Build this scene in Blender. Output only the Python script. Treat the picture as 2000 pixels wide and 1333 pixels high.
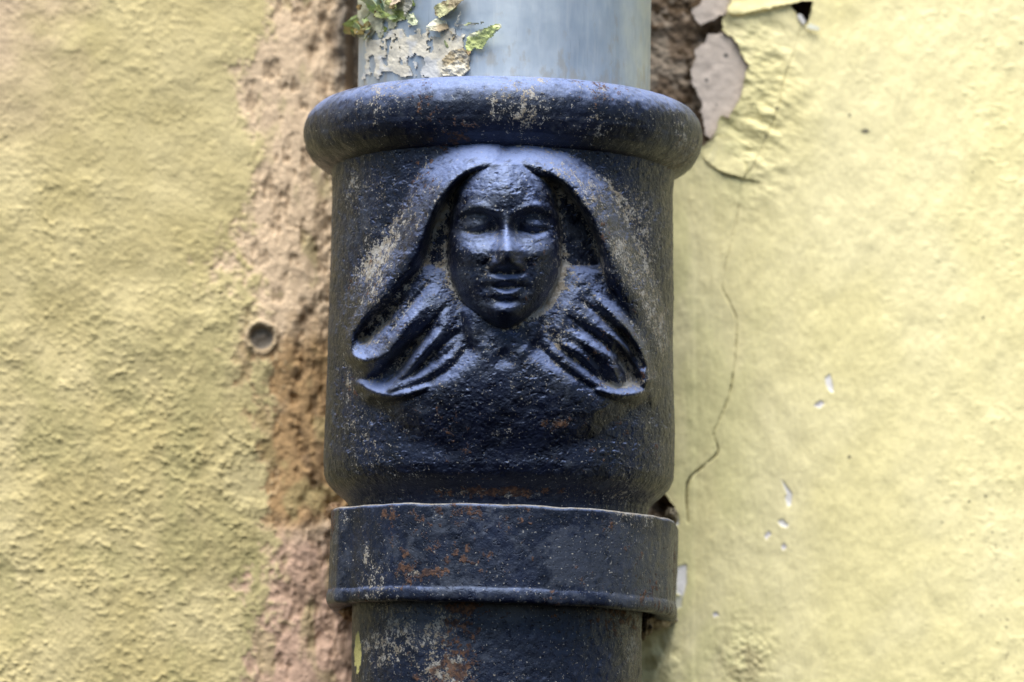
import bpy, math
import numpy as np

# ------------------------------------------------------------------ camera, light, exposure
for o in list(bpy.data.objects):
    bpy.data.objects.remove(o)
scene = bpy.context.scene
col = scene.collection
PX = 0.000175                      # metres that one photograph pixel covers at the pipe
ELEV = math.radians(6.5)           # the camera looks up at the pipe
DIST = 1.5
CAM = np.array([0.0, -DIST * math.cos(ELEV), -DIST * math.sin(ELEV)])
FWD = np.array([0.0, math.cos(ELEV), math.sin(ELEV)])
UPV = np.array([0.0, -math.sin(ELEV), math.cos(ELEV)])
LENS = 36.0 * DIST / (2000 * PX)

cd = bpy.data.cameras.new('camera')
cam = bpy.data.objects.new('camera', cd)
col.objects.link(cam)
cam.location = CAM
cam.rotation_euler = (math.radians(90) + ELEV, 0, 0)
cd.lens = LENS
cd.sensor_width = 36
cd.clip_start = 0.05
cd.clip_end = 200
cd.dof.use_dof = True
cd.dof.focus_distance = DIST - 0.052
cd.dof.aperture_fstop = 9
scene.camera = cam

SUN_EL, SUN_AZ = math.radians(66), math.radians(-15)    # azimuth from straight in front of the wall, minus = left
world = bpy.data.worlds.new('World')
scene.world = world
world.use_nodes = True
wn = world.node_tree
sky = wn.nodes.new('ShaderNodeTexSky')
sky.sky_type = 'NISHITA'
sky.sun_disc = False
sky.sun_elevation = SUN_EL
sky.sun_rotation = math.pi - SUN_AZ
sky.air_density = 1.0
sky.dust_density = 0.3
wn.nodes['Background'].inputs['Strength'].default_value = 0.052
wn.links.new(sky.outputs[0], wn.nodes['Background'].inputs['Color'])

sd = bpy.data.lights.new('sun', 'SUN')
sun = bpy.data.objects.new('sun', sd)
col.objects.link(sun)
sd.energy = 3.3
sd.angle = math.radians(60)
sd.color = (1.0, 0.965, 0.91)
sdir = np.array([math.cos(SUN_EL) * math.sin(SUN_AZ), -math.cos(SUN_EL) * math.cos(SUN_AZ), math.sin(SUN_EL)])
from mathutils import Vector
sun.rotation_euler = Vector(-sdir).to_track_quat('-Z', 'Y').to_euler()
sun.location = tuple(sdir * 3)

vs = scene.view_settings
vs.view_transform = 'Standard'
vs.look = 'None'
vs.exposure = 1.30
vs.gamma = 1.0
vs.use_curve_mapping = False
scene.render.engine = 'CYCLES'
scene.cycles.max_bounces = 6

# ------------------------------------------------------------------ numpy helpers
def project(P):
    """world metres -> photograph pixels"""
    d = P - CAM
    f = d @ FWD
    k = LENS / 36.0 * 2000
    return 1000 + d[..., 0] / f * k, 666.5 - (d @ UPV) / f * k

def pix_to_plane(u, v, y):
    """where the ray through a photograph pixel meets the vertical plane at depth y"""
    k = LENS / 36.0 * 2000
    a, b = (np.asarray(u, float) - 1000) / k, (666.5 - np.asarray(v, float)) / k
    dy = FWD[1] + b * UPV[1]
    dz = FWD[2] + b * UPV[2]
    t = (y - CAM[1]) / dy
    return a * t, CAM[2] + dz * t

def hash3(ix, iy, iz, seed):
    h = (ix.astype(np.int64) * 374761393 + iy.astype(np.int64) * 668265263 + iz.astype(np.int64) * 2147483647 + seed * 144665) & 0xFFFFFFFF
    h = ((h ^ (h >> 13)) * 1274126177) & 0xFFFFFFFF
    h = ((h ^ (h >> 16)) * 2246822519) & 0xFFFFFFFF
    return ((h ^ (h >> 15)) & 0xFFFFFF) / float(0xFFFFFF) * 2 - 1

def vnoise(x, y, z=None, seed=0):
    """smooth value noise in about -1..1"""
    fl = np.floor
    ix, iy = fl(x), fl(y)
    fx, fy = x - ix, y - iy
    fx = fx * fx * fx * (fx * (fx * 6 - 15) + 10)
    fy = fy * fy * fy * (fy * (fy * 6 - 15) + 10)
    if z is None:
        zz = np.zeros_like(ix)
        a = hash3(ix, iy, zz, seed) * (1 - fx) + hash3(ix + 1, iy, zz, seed) * fx
        b = hash3(ix, iy + 1, zz, seed) * (1 - fx) + hash3(ix + 1, iy + 1, zz, seed) * fx
        return a * (1 - fy) + b * fy
    iz = fl(z)
    fz = z - iz
    fz = fz * fz * (3 - 2 * fz)
    r = []
    for k in (0, 1):
        a = hash3(ix, iy, iz + k, seed) * (1 - fx) + hash3(ix + 1, iy, iz + k, seed) * fx
        b = hash3(ix, iy + 1, iz + k, seed) * (1 - fx) + hash3(ix + 1, iy + 1, iz + k, seed) * fx
        r.append(a * (1 - fy) + b * fy)
    return r[0] * (1 - fz) + r[1] * fz

def fbm(x, y, z=None, oct=4, seed=0, gain=0.5):
    s, a, t = 0, 1.0, 0
    c, sn = math.cos(0.7), math.sin(0.7)
    for i in range(oct):
        s = s + a * vnoise(x, y, z, seed + i * 17)
        t += a
        a *= gain
        x, y = (x * c - y * sn) * 2.03 + 11.3, (x * sn + y * c) * 2.03 + 5.7
        if z is not None:
            z = z * 2.03 + 3.1
    return s / t

def ss(a, b, x):
    t = np.clip((x - a) / (b - a), 0, 1)
    return t * t * (3 - 2 * t)

def gauss(U, V, cu, cv, su, sv, rot=0.0):
    c, s = math.cos(math.radians(rot)), math.sin(math.radians(rot))
    du, dv = U - cu, V - cv
    a, b = du * c + dv * s, -du * s + dv * c
    return np.exp(-(a / su) ** 2 - (b / sv) ** 2)

def smax(a, b, k):
    h = np.clip(0.5 + 0.5 * (a - b) / k, 0, 1)
    return b * (1 - h) + a * h + k * h * (1 - h)

def smooth_pts(pts, n=6):
    """Catmull-Rom through the points"""
    P = np.array(pts, float)
    Q = np.vstack([2 * P[0] - P[1], P, 2 * P[-1] - P[-2]])
    out = []
    for i in range(1, len(Q) - 2):
        for t in np.linspace(0, 1, n, endpoint=False):
            out.append(0.5 * ((2 * Q[i]) + (-Q[i - 1] + Q[i + 1]) * t + (2 * Q[i - 1] - 5 * Q[i] + 4 * Q[i + 1] - Q[i + 2]) * t * t
                              + (-Q[i - 1] + 3 * Q[i] - 3 * Q[i + 1] + Q[i + 2]) * t ** 3))
    out.append(P[-1])
    return np.array(out)

def polydist(U, V, pts, smooth=True):
    """distance, side (+ = right of travel in the picture) and 0..1 position along a polyline"""
    P = smooth_pts(pts) if smooth else np.array(pts, float)
    L = np.r_[0, np.cumsum(np.hypot(*(P[1:] - P[:-1]).T))]
    best = np.full(U.shape, 1e9)
    side = np.zeros(U.shape)
    tt = np.zeros(U.shape)
    for i in range(len(P) - 1):
        a, b = P[i], P[i + 1]
        d = b - a
        l2 = d @ d + 1e-9
        t = np.clip(((U - a[0]) * d[0] + (V - a[1]) * d[1]) / l2, 0, 1)
        dist = np.hypot(U - a[0] - t * d[0], V - a[1] - t * d[1])
        m = dist < best
        best = np.where(m, dist, best)
        side = np.where(m, np.sign(d[0] * (V - a[1]) - d[1] * (U - a[0])), side)
        tt = np.where(m, (L[i] + t * (L[i + 1] - L[i])) / L[-1], tt)
    return best, side, tt

def inside(U, V, pts):
    P = np.array(pts, float)
    r = np.zeros(U.shape, bool)
    j = len(P) - 1
    for i in range(len(P)):
        (xi, yi), (xj, yj) = P[i], P[j]
        if yi != yj:
            r ^= ((yi > V) != (yj > V)) & (U < (xj - xi) * (V - yi) / (yj - yi) + xi)
        j = i
    return r

def poly_sd(U, V, pts):
    """signed distance to a polygon, + inside"""
    P = list(pts) + [pts[0]]
    d, _, _ = polydist(U, V, P, smooth=False)
    return np.where(inside(U, V, pts), d, -d)

def blur(A, s):
    r = int(3 * s + 1)
    k = np.exp(-np.arange(-r, r + 1) ** 2 / (2 * s * s))
    k /= k.sum()
    B = np.pad(A, r, mode='edge')
    B = sum(k[i] * B[i:i + A.shape[0], :] for i in range(2 * r + 1))
    return sum(k[i] * B[:, i:i + A.shape[1]] for i in range(2 * r + 1))

def bilin(A, x, y):
    x = np.clip(x, 0, A.shape[1] - 1.001)
    y = np.clip(y, 0, A.shape[0] - 1.001)
    i, j = x.astype(int), y.astype(int)
    fx, fy = x - i, y - j
    return (A[j, i] * (1 - fx) + A[j, i + 1] * fx) * (1 - fy) + (A[j + 1, i] * (1 - fx) + A[j + 1, i + 1] * fx) * fy

def ridge(U, V, pts, w, h, win=None):
    """a rounded ridge along a stroke; w and h run from start to end; win = width on the left-hand side"""
    d, s, t = polydist(U, V, pts)
    W = np.interp(t, np.linspace(0, 1, len(w)), w)
    H = np.interp(t, np.linspace(0, 1, len(h)), h)
    if win is not None:
        W = np.where(s < 0, np.interp(t, np.linspace(0, 1, len(win)), win), W)
    return H * np.exp(-(d / W) ** 2)

def lock(U, V, pts, w, h):
    """a lock of hair that swells gradually out of the mass it grows from"""
    d, s, t = polydist(U, V, pts)
    W = 0.95 * np.interp(t, np.linspace(0, 1, len(w)), w)
    H = np.interp(t, np.linspace(0, 1, len(h)), h) - 22
    return H * ss(-0.05, 0.45, t) * np.exp(-(d / W) ** 2)

# ------------------------------------------------------------------ mesh helpers
def tag(o, label=None, cat=None, group=None, kind=None):
    if label: o['label'] = label
    if cat: o['category'] = cat
    if group: o['group'] = group
    if kind: o['kind'] = kind
    return o

def empty(name, loc):
    o = bpy.data.objects.new(name, None)
    col.objects.link(o)
    o.location = loc
    o.empty_display_size = 0.02
    return o

def mesh_obj(name, V, F, mat, parent=None, attr=None, smooth=True, origin=None):
    """V (n,3) world metres, F (m,4) or (m,3) ints"""
    V = np.asarray(V, float)
    F = np.asarray(F, int)
    used = np.zeros(len(V), bool)
    used[F.ravel()] = True
    remap = np.cumsum(used) - 1
    V = V[used]
    F = remap[F]
    if origin is None:
        origin = np.array(parent_world(parent)) if parent else np.zeros(3)
    me = bpy.data.meshes.new(name)
    me.vertices.add(len(V))
    me.vertices.foreach_set('co', (V - origin).astype(np.float32).ravel())
    k = F.shape[1]
    me.loops.add(F.size)
    me.loops.foreach_set('vertex_index', F.ravel().astype(np.int32))
    me.polygons.add(len(F))
    me.polygons.foreach_set('loop_start', np.arange(0, F.size, k, dtype=np.int32))
    me.update(calc_edges=True)
    me.polygons.foreach_set('use_smooth', np.full(len(F), smooth))
    if attr is not None:
        for nm, A in attr.items():
            A = np.asarray(A, float)[used]
            at = me.attributes.new(nm, 'FLOAT_COLOR', 'POINT')
            at.data.foreach_set('color', A.astype(np.float32).ravel())
    me.validate()
    me.materials.append(mat)
    o = bpy.data.objects.new(name, me)
    col.objects.link(o)
    if parent:
        o.parent = parent
    else:
        o.location = tuple(origin)
    return o

def parent_world(p):
    r = np.zeros(3)
    while p is not None:
        r = r + np.array(p.location)
        p = p.parent
    return r

def grid_faces(n, m, mask=None, flip=False):
    i, j = np.meshgrid(np.arange(n - 1), np.arange(m - 1), indexing='ij')
    a = i * m + j
    F = np.stack([a, a + 1, a + m + 1, a + m], -1)
    if flip:
        F = F[..., ::-1]
    if mask is not None:
        return F[mask]
    return F.reshape(-1, 4)

# ------------------------------------------------------------------ materials
def lin(r, g, b):
    f = lambda c: (c / 255 / 12.92) if c <= 10 else ((c / 255 + 0.055) / 1.055) ** 2.4
    return (f(r), f(g), f(b), 1)

class NT:
    def __init__(self, name):
        self.m = bpy.data.materials.new(name)
        self.m.use_nodes = True
        self.t = self.m.node_tree
        self.b = self.t.nodes['Principled BSDF']
        tc = self.t.nodes.new('ShaderNodeNewGeometry')
        self.co = tc.outputs['Position']
    def set(self, sock, val):
        if hasattr(val, 'is_output') or isinstance(val, bpy.types.NodeSocket):
            self.t.links.new(val, sock)
        else:
            sock.default_value = val
    def noise(self, px, detail=4, rough=0.55, stretch=(1, 1, 1), dist=0.0, off=(0, 0, 0)):
        mp = self.t.nodes.new('ShaderNodeMapping')
        self.set(mp.inputs['Vector'], self.co)
        mp.inputs['Scale'].default_value = tuple(s / (px * PX) for s in stretch)
        mp.inputs['Location'].default_value = off
        n = self.t.nodes.new('ShaderNodeTexNoise')
        n.inputs['Scale'].default_value = 1
        n.inputs['Detail'].default_value = detail
        n.inputs['Roughness'].default_value = rough
        n.inputs['Distortion'].default_value = dist
        self.t.links.new(mp.outputs[0], n.inputs['Vector'])
        return n.outputs['Fac']
    def vor(self, px, off=(0, 0, 0), feature='F1'):
        mp = self.t.nodes.new('ShaderNodeMapping')
        self.set(mp.inputs['Vector'], self.co)
        mp.inputs['Scale'].default_value = (1 / (px * PX),) * 3
        mp.inputs['Location'].default_value = off
        n = self.t.nodes.new('ShaderNodeTexVoronoi')
        n.feature = feature
        n.inputs['Scale'].default_value = 1
        self.t.links.new(mp.outputs[0], n.inputs['Vector'])
        return n
    def math(self, op, a, b=0.0, clamp=False):
        n = self.t.nodes.new('ShaderNodeMath')
        n.operation = op
        n.use_clamp = clamp
        self.set(n.inputs[0], a)
        self.set(n.inputs[1], b)
        return n.outputs[0]
    def step(self, x, lo, hi, out0=0.0, out1=1.0):
        n = self.t.nodes.new('ShaderNodeMapRange')
        n.interpolation_type = 'SMOOTHSTEP'
        self.set(n.inputs['Value'], x)
        self.set(n.inputs['From Min'], lo)
        self.set(n.inputs['From Max'], hi)
        n.inputs['To Min'].default_value = out0
        n.inputs['To Max'].default_value = out1
        return n.outputs[0]
    def mix(self, f, a, b):
        n = self.t.nodes.new('ShaderNodeMix')
        n.data_type = 'RGBA'
        self.set(n.inputs['Factor'], f)
        self.set(n.inputs['A'] if False else n.inputs[6], a)
        self.set(n.inputs[7], b)
        return n.outputs[2]
    def attr(self, name):
        a = self.t.nodes.new('ShaderNodeAttribute')
        a.attribute_name = name
        s = self.t.nodes.new('ShaderNodeSeparateColor')
        self.t.links.new(a.outputs['Color'], s.inputs[0])
        return s.outputs[0], s.outputs[1], s.outputs[2], a.outputs['Alpha'], a.outputs['Color']
    def bump(self, h, dist_px, strength=1.0, prev=None):
        n = self.t.nodes.new('ShaderNodeBump')
        n.inputs['Strength'].default_value = strength
        n.inputs['Distance'].default_value = dist_px * PX
        self.t.links.new(h, n.inputs['Height'])
        if prev is not None:
            self.t.links.new(prev, n.inputs['Normal'])
        return n.outputs[0]
    def tintspec(self, c):
        self.b.inputs['Specular Tint'].default_value = c
    def out(self, color=None, rough=None, normal=None, spec=None, metal=None):
        if color is not None: self.set(self.b.inputs['Base Color'], color)
        if rough is not None: self.set(self.b.inputs['Roughness'], rough)
        if normal is not None: self.t.links.new(normal, self.b.inputs['Normal'])
        if spec is not None: self.b.inputs['Specular IOR Level'].default_value = spec
        if metal is not None: self.set(self.b.inputs['Metallic'], metal)
        return self.m

def iron_material(name, pits=0.5):
    """old navy-black paint on cast iron. attribute wear: r cream grime, g rust, b pale grey lime, a yellow overspill"""
    N = NT(name)
    r, g, b, a, _ = N.attr('wear')
    n1 = N.noise(70, 4)
    n2 = N.noise(14, 5, 0.68)
    n3 = N.noise(4.2, 3, 0.6, off=(3, 7, 1))
    n4 = N.noise(22, 5, 0.65, off=(9, 2, 4))
    base = N.mix(N.step(n1, 0.35, 0.65), (0.0021, 0.0028, 0.0095, 1), (0.0045, 0.0066, 0.022, 1))
    base = N.mix(N.math('MULTIPLY', N.step(n4, 0.54, 0.74), 0.5), base, (0.010, 0.015, 0.038, 1))
    # painted highlight: pale blue sky light put into the colour of up-facing surfaces
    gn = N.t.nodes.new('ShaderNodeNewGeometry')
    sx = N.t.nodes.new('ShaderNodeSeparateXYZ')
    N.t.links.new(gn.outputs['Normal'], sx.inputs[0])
    uplit = N.math('ADD', sx.outputs[2], N.math('MULTIPLY', N.math('SUBTRACT', n4, 0.5), 0.9))
    uplit = N.step(uplit, 0.10, 0.82, 0.0, 0.95)
    base = N.mix(uplit, base, (0.17, 0.22, 0.40, 1))
    # worn grey bloom
    grey = N.math('MULTIPLY', N.step(N.math('ADD', N.math('MULTIPLY', b, 0.42), n4), 0.66, 0.88), 0.8)
    base = N.mix(grey, base, (0.035, 0.040, 0.056, 1))
    # cream lichen / lime specks
    sp = N.math('ADD', N.math('MULTIPLY', n2, 0.55), N.math('MULTIPLY', n3, 0.45))
    cm = N.step(N.math('ADD', sp, N.math('MULTIPLY', r, 0.20)), 0.635, 0.70)
    cc = N.mix(N.step(N.noise(14, 2, off=(1, 5, 5)), 0.4, 0.6), (0.30, 0.25, 0.175, 1), (0.40, 0.38, 0.34, 1))
    base = N.mix(N.math('MULTIPLY', cm, 0.85), base, cc)
    tiny = N.step(N.noise(5.0, 2, 0.5, off=(8, 1, 6)), 0.665, 0.73)  # fine pale flecks scattered over all the paint
    base = N.mix(N.math('MULTIPLY', tiny, 0.7), base, (0.36, 0.34, 0.30, 1))
    # dusty film
    base = N.mix(N.math('MULTIPLY', N.step(N.math('ADD', n2, N.math('MULTIPLY', r, 0.35)), 0.62, 1.0), 0.28), base, (0.16, 0.155, 0.15, 1))
    # rust
    sr = N.math('ADD', N.math('MULTIPLY', N.noise(16, 4, 0.6, off=(4, 4, 0)), 0.7), N.math('MULTIPLY', n3, 0.3))
    rm = N.step(N.math('ADD', sr, N.math('MULTIPLY', g, 0.22)), 0.645, 0.71)
    rc = N.mix(N.step(N.noise(8, 3, off=(2, 0, 3)), 0.4, 0.65), (0.035, 0.016, 0.009, 1), (0.13, 0.062, 0.028, 1))
    base = N.mix(N.math('MULTIPLY', rm, 0.9), base, rc)
    # yellow wall paint that strayed onto the metal
    ym = N.step(N.math('ADD', a, N.math('MULTIPLY', n2, 0.6)), 0.78, 0.84)
    base = N.mix(ym, base, (0.60, 0.54, 0.20, 1))
    wearsum = N.math('MAXIMUM', N.math('MAXIMUM', cm, rm), ym)
    rough = N.math('ADD', N.step(n4, 0.3, 0.75, 0.34, 0.58), N.math('MULTIPLY', wearsum, 0.35), clamp=True)
    h = N.math('ADD', N.math('MULTIPLY', n2, 0.9), N.math('MULTIPLY', n3, 0.35))
    h = N.math('ADD', h, N.math('MULTIPLY', N.math('MAXIMUM', cm, rm), 0.30))
    pn = N.step(N.noise(11, 3, 0.6, off=(7, 7, 2)), 0.30, 0.40)
    h = N.math('ADD', h, N.math('MULTIPLY', pn, pits))
    nm = N.bump(h, 2.8, 0.8)
    N.tintspec((0.62, 0.76, 1.0, 1))
    return N.out(base, rough, nm, spec=0.5)
    

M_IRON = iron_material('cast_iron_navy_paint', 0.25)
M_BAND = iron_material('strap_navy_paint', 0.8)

def attr_material(name, rough=0.85, fine=1.0, px=6, spec=0.25, speck=0.0):
    """matt wall surface: its paint and stain colour comes with the mesh as attribute 'tint'"""
    N = NT(name)
    *_, c = N.attr('tint')
    n1 = N.noise(px, 4, 0.6)
    n2 = N.noise(px * 6, 4, 0.6, off=(3, 1, 2))
    hsv = N.t.nodes.new('ShaderNodeHueSaturation')
    N.t.links.new(c, hsv.inputs['Color'])
    N.t.links.new(N.step(N.math('ADD', N.math('MULTIPLY', n1, 0.5), N.math('MULTIPLY', n2, 0.5)), 0.3, 0.7, 0.88, 1.10), hsv.inputs['Value'])
    hsv.inputs['Saturation'].default_value = 1.0
    colr = hsv.outputs[0]
    nm = N.bump(N.math('ADD', N.math('MULTIPLY', n1, 1.0), N.math('MULTIPLY', n2, 1.2)), 2.5 * fine, 0.8)
    return N.out(colr, rough, nm, spec=spec)

M_STUCCO = attr_material('weathered_stucco', 0.9, 1.2, 7)
M_PAINT = attr_material('yellow_wall_paint', 0.62, 0.5, 9, spec=0.3)
M_FLAKE = attr_material('peeling_paint', 0.7, 0.5, 5, spec=0.3)

def galv_material():
    N = NT('galvanised_sheet')
    n1 = N.noise(90, 4, 0.6, stretch=(1, 1, 0.35))
    n2 = N.noise(8, 3, 0.6, stretch=(1, 1, 0.08))
    n3 = N.noise(30, 3)
    c = N.mix(N.step(n1, 0.3, 0.7), (0.30, 0.36, 0.44, 1), (0.46, 0.52, 0.58, 1))
    c = N.mix(N.math('MULTIPLY', N.step(n2, 0.5, 0.75), 0.25), c, (0.58, 0.60, 0.60, 1))
    sz = N.t.nodes.new('ShaderNodeSeparateXYZ')
    N.set(sz.inputs[0], N.co)
    low = N.step(sz.outputs[2], 0.106, 0.080)
    dirt = N.step(N.math('ADD', N.noise(26, 5, 0.65, stretch=(1, 1, 0.5), off=(2, 6, 1)), N.math('MULTIPLY', low, 0.16)), 0.58, 0.74)
    c = N.mix(N.math('MULTIPLY', dirt, 0.55), c, (0.34, 0.32, 0.28, 1))
    scr = N.step(N.noise(5, 3, 0.5, stretch=(1, 1, 0.04), off=(5, 5, 5)), 0.66, 0.72)
    c = N.mix(N.math('MULTIPLY', scr, 0.35), c, (0.20, 0.23, 0.27, 1))
    rough = N.step(n3, 0.3, 0.7, 0.42, 0.60)
    nm = N.bump(N.math('ADD', n2, n3), 0.8, 0.35)
    return N.out(c, rough, nm, metal=0.55)
M_GALV = galv_material()

# ------------------------------------------------------------------ pipe axis
TILT = math.radians(0.73)
def axis_pt(py):
    """axis of the pipe at the photograph row py (in the axis plane), metres"""
    return np.array([(984 - (py - 200) * math.tan(TILT) - 1000) * PX, 0.0, (666 - py) * PX])

def pipe_xyz(py, th, r, tilt=TILT, pivot=666):
    """py row, th angle (0 = front), r radius in px -> world metres; turned about the y axis by the tilt"""
    c = axis_pt(pivot)
    x = r * np.sin(th) * PX
    y = -r * np.cos(th) * PX
    z = (pivot - py) * PX
    ct, st = math.cos(tilt), math.sin(tilt)
    return np.stack([c[0] + x * ct + z * st, y + 0 * z, c[2] - x * st + z * ct], -1)

def theta_samples(n_front, n_back, half=math.radians(104)):
    a = np.linspace(-half, half, n_front)
    b = np.linspace(half, 2 * math.pi - half, n_back + 1)[1:]
    return np.r_[a, b]

def iron_wear(P, cream=0.3, rust=0.3, grey=0.3):
    """large patches of grime, rust and bloom over a cast surface"""
    q = P / PX
    n = fbm(q[..., 0] / 120, q[..., 1] / 120, q[..., 2] / 120, 3, 5)
    m = fbm(q[..., 0] / 90 + 40, q[..., 1] / 90, q[..., 2] / 90, 3, 9)
    k = fbm(q[..., 0] / 100 - 40, q[..., 1] / 100, q[..., 2] / 60, 3, 13)
    W = np.zeros(P.shape[:-1] + (4,))
    W[..., 0] = cream - 0.12 + 1.3 * n
    W[..., 1] = rust - 0.1 + 1.2 * m
    W[..., 2] = grey + 0.8 * k
    return W

# ------------------------------------------------------------------ the relief of the woman, sculpted as heights in px
GU0, GU1, GV0, GV1 = 600, 1360, 270, 1010
def sculpt():
    V, U = np.mgrid[GV0:GV1 + 1, GU0:GU1 + 1].astype(float)
    # --- mantle of hair: the arch over the head
    left_arch = [(984, 322), (950, 320), (916, 331), (880, 358), (849, 400), (827, 446), (799, 500), (752, 552), (706, 604), (680, 654)]
    right_arch = [(986, 322), (1020, 319), (1058, 328), (1097, 348), (1134, 386), (1163, 432), (1188, 485), (1216, 542), (1251, 609), (1275, 690), (1280, 752)]
    da, sa, ta = polydist(U, V, left_arch[::-1] + right_arch[1:])
    ua = np.abs(ta - 0.478) / 0.5                                     # 0 at the parting, 1 at the tips
    H = np.interp(ua, [0, 0.12, 0.3, 0.5, 0.65, 0.82, 1], [62, 74, 90, 86, 68, 46, 28])
    wo = np.interp(ua, [0, 0.12, 0.3, 0.7, 1], [34, 46, 66, 58, 42])
    wi = np.interp(ua, [0, 0.13, 0.2, 0.45, 0.62, 1], [40, 20, 12, 13, 34, 40])
    ramp = np.clip(1 - da / wo, 0, 1)
    S = H * np.where(sa > 0, np.exp(-(da / wi) ** 4), ss(-0.25, 1.15, ramp) / ss(-0.25, 1.15, np.array(1.0)) - ss(-0.25, 1.15, np.array(0.0)) * (1 - ramp))
    S = blur(np.maximum(S, 0), 3)
    S = smax(S, 78 * gauss(U, V, 985, 334, 60, 28), 10)
    # --- lower hair: a mass behind neck and shoulders
    massL = [(842, 500), (868, 560), (900, 640), (890, 690), (800, 745), (730, 770), (690, 700), (668, 660), (690, 610), (745, 545), (800, 500)]
    massR = [(1110, 530), (1180, 500), (1215, 540), (1250, 605), (1278, 690), (1278, 770), (1190, 745), (1080, 690), (1062, 640), (1100, 570)]
    mL = ss(-34, 30, poly_sd(U, V, massL))
    mR = ss(-34, 30, poly_sd(U, V, massR))
    rise = ss(440, 620, V)
    S = smax(S, blur(40 * mL * rise, 6), 8)
    S = smax(S, blur(40 * mR * rise, 6), 8)
    # --- chest and shoulders
    chest = [(900, 668), (905, 600), (1060, 600), (1066, 664), (1110, 690), (1170, 726), (1262, 752), (1272, 776), (1245, 800), (1180, 866), (1060, 932), (985, 942), (900, 932), (790, 866), (725, 796), (702, 768), (708, 744), (790, 734), (860, 700)]
    cs = poly_sd(U, V, chest)
    prof = np.interp(V, [600, 660, 720, 750, 775, 800, 825, 850, 880, 910], [48, 51, 52, 50, 45, 37, 28, 19, 9, 0])
    du = (U - 985) / 290
    C = blur(prof * ss(-8, 56, cs) * (1 - 0.25 * du ** 2), 6)
    S = smax(S, C, 7)
    # shoulder crests that rise towards the neck
    S = smax(S, ridge(U, V, [(906, 660), (880, 700), (830, 735), (770, 762), (722, 772)], [26, 22, 20, 18, 14], [24, 42, 46, 42, 32]), 7)
    S = smax(S, ridge(U, V, [(1058, 650), (1085, 690), (1130, 728), (1185, 762), (1240, 774), (1262, 764)], [24, 22, 20, 17, 13, 10], [26, 42, 46, 44, 40, 28]), 7)
    # --- neck
    nk = 46 * ss(96, 52, np.abs(U - 982)) * ss(560, 620, V) * (1 - ss(640, 700, V) * 0.45) * ss(740, 690, V)
    S = smax(S, nk, 6)
    S += 7 * ridge(U, V, [(905, 610), (925, 660), (958, 700)], [10, 9, 8], [1, 1, 0.3])
    S += 7 * ridge(U, V, [(1062, 615), (1045, 660), (1012, 700)], [10, 9, 8], [1, 1, 0.3])
    S -= 9 * gauss(U, V, 985, 700, 16, 14)
    # --- strands on the left
    S = S + lock(U, V, [(800, 520), (752, 572), (712, 616), (690, 655), (686, 690), (706, 706)], [12, 13, 12, 11, 11, 12], [30, 44, 48, 46, 44, 36])
    S = S + lock(U, V, [(862, 560), (820, 605), (786, 648), (752, 690), (715, 704), (690, 698)], [20, 20, 19, 18, 16, 12], [28, 44, 54, 58, 54, 40])
    S = S + lock(U, V, [(880, 622), (846, 662), (812, 700), (782, 736), (762, 760)], [12, 13, 13, 12, 10], [34, 48, 52, 48, 38])
    S -= ridge(U, V, [(782, 588), (742, 628), (712, 658)], [11, 17, 15], [12, 60, 60])
    S -= ridge(U, V, [(850, 640), (806, 684), (766, 726), (735, 742)], [8, 15, 18, 14], [8, 40, 52, 40])
    S -= ridge(U, V, [(892, 650), (850, 690), (808, 730)], [5, 6, 6], [6, 12, 9])
    S -= ridge(U, V, [(775, 548), (725, 598), (696, 630)], [5, 6, 5], [4, 9, 4])
    # --- strands on the right
    S = S + lock(U, V, [(1128, 545), (1180, 600), (1222, 642), (1252, 690), (1268, 742)], [15, 15, 13, 12, 11], [28, 48, 54, 52, 44])
    S = S + lock(U, V, [(1120, 600), (1170, 640), (1210, 672), (1240, 712), (1258, 752)], [14, 14, 11, 10, 10], [28, 44, 46, 48, 40])
    S = S + lock(U, V, [(1098, 640), (1150, 672), (1190, 704), (1208, 745)], [13, 14, 14, 12], [32, 44, 48, 42])
    S = S + lock(U, V, [(1080, 665), (1130, 690), (1165, 728)], [9, 9, 9], [32, 38, 34])
    S -= ridge(U, V, [(1212, 650), (1234, 680), (1254, 716)], [7, 9, 8], [24, 34, 20])
    S -= ridge(U, V, [(1204, 676), (1224, 710), (1238, 736)], [6, 15, 16], [14, 58, 56])
    S -= ridge(U, V, [(1120, 640), (1158, 668), (1188, 706)], [5, 7, 8], [5, 9, 8])
    S -= ridge(U, V, [(1150, 575), (1195, 628), (1225, 660)], [6, 6, 6], [4, 8, 6])
    
    # ledge under the right hollow, where the hair tips turn up
    S = smax(S, ridge(U, V, [(1168, 762), (1210, 772), (1250, 768), (1270, 752)], [15, 17, 17, 13], [48, 54, 52, 38]), 7)
    S = smax(S, ridge(U, V, [(706, 752), (735, 768), (780, 772), (830, 758)], [13, 17, 18, 18], [32, 50, 54, 48]), 7)
    S -= ridge(U, V, [(838, 552), (800, 600), (762, 650)], [4, 5, 5], [5, 12, 8])
    S -= ridge(U, V, [(1138, 590), (1185, 628), (1228, 672)], [4, 5, 5], [5, 13, 8])
    S -= ridge(U, V, [(1112, 622), (1158, 655), (1200, 692)], [4, 5, 5], [5, 13, 9])
    S -= ridge(U, V, [(870, 600), (836, 642), (800, 684)], [4, 5, 5], [5, 12, 8])
    S = blur(S, 2.3)
    # --- pockets beside the face under the mantle
    pockL = [(936, 338), (900, 360), (868, 398), (850, 440), (834, 482), (822, 518), (850, 530), (880, 530), (880, 440), (900, 380)]
    pockR = [(1040, 346), (1082, 364), (1122, 396), (1154, 440), (1178, 488), (1196, 528), (1150, 530), (1094, 520), (1094, 440), (1076, 384)]
    S -= 24 * ss(-6, 16, poly_sd(U, V, pockL)) * ss(580, 470, V)
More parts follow.
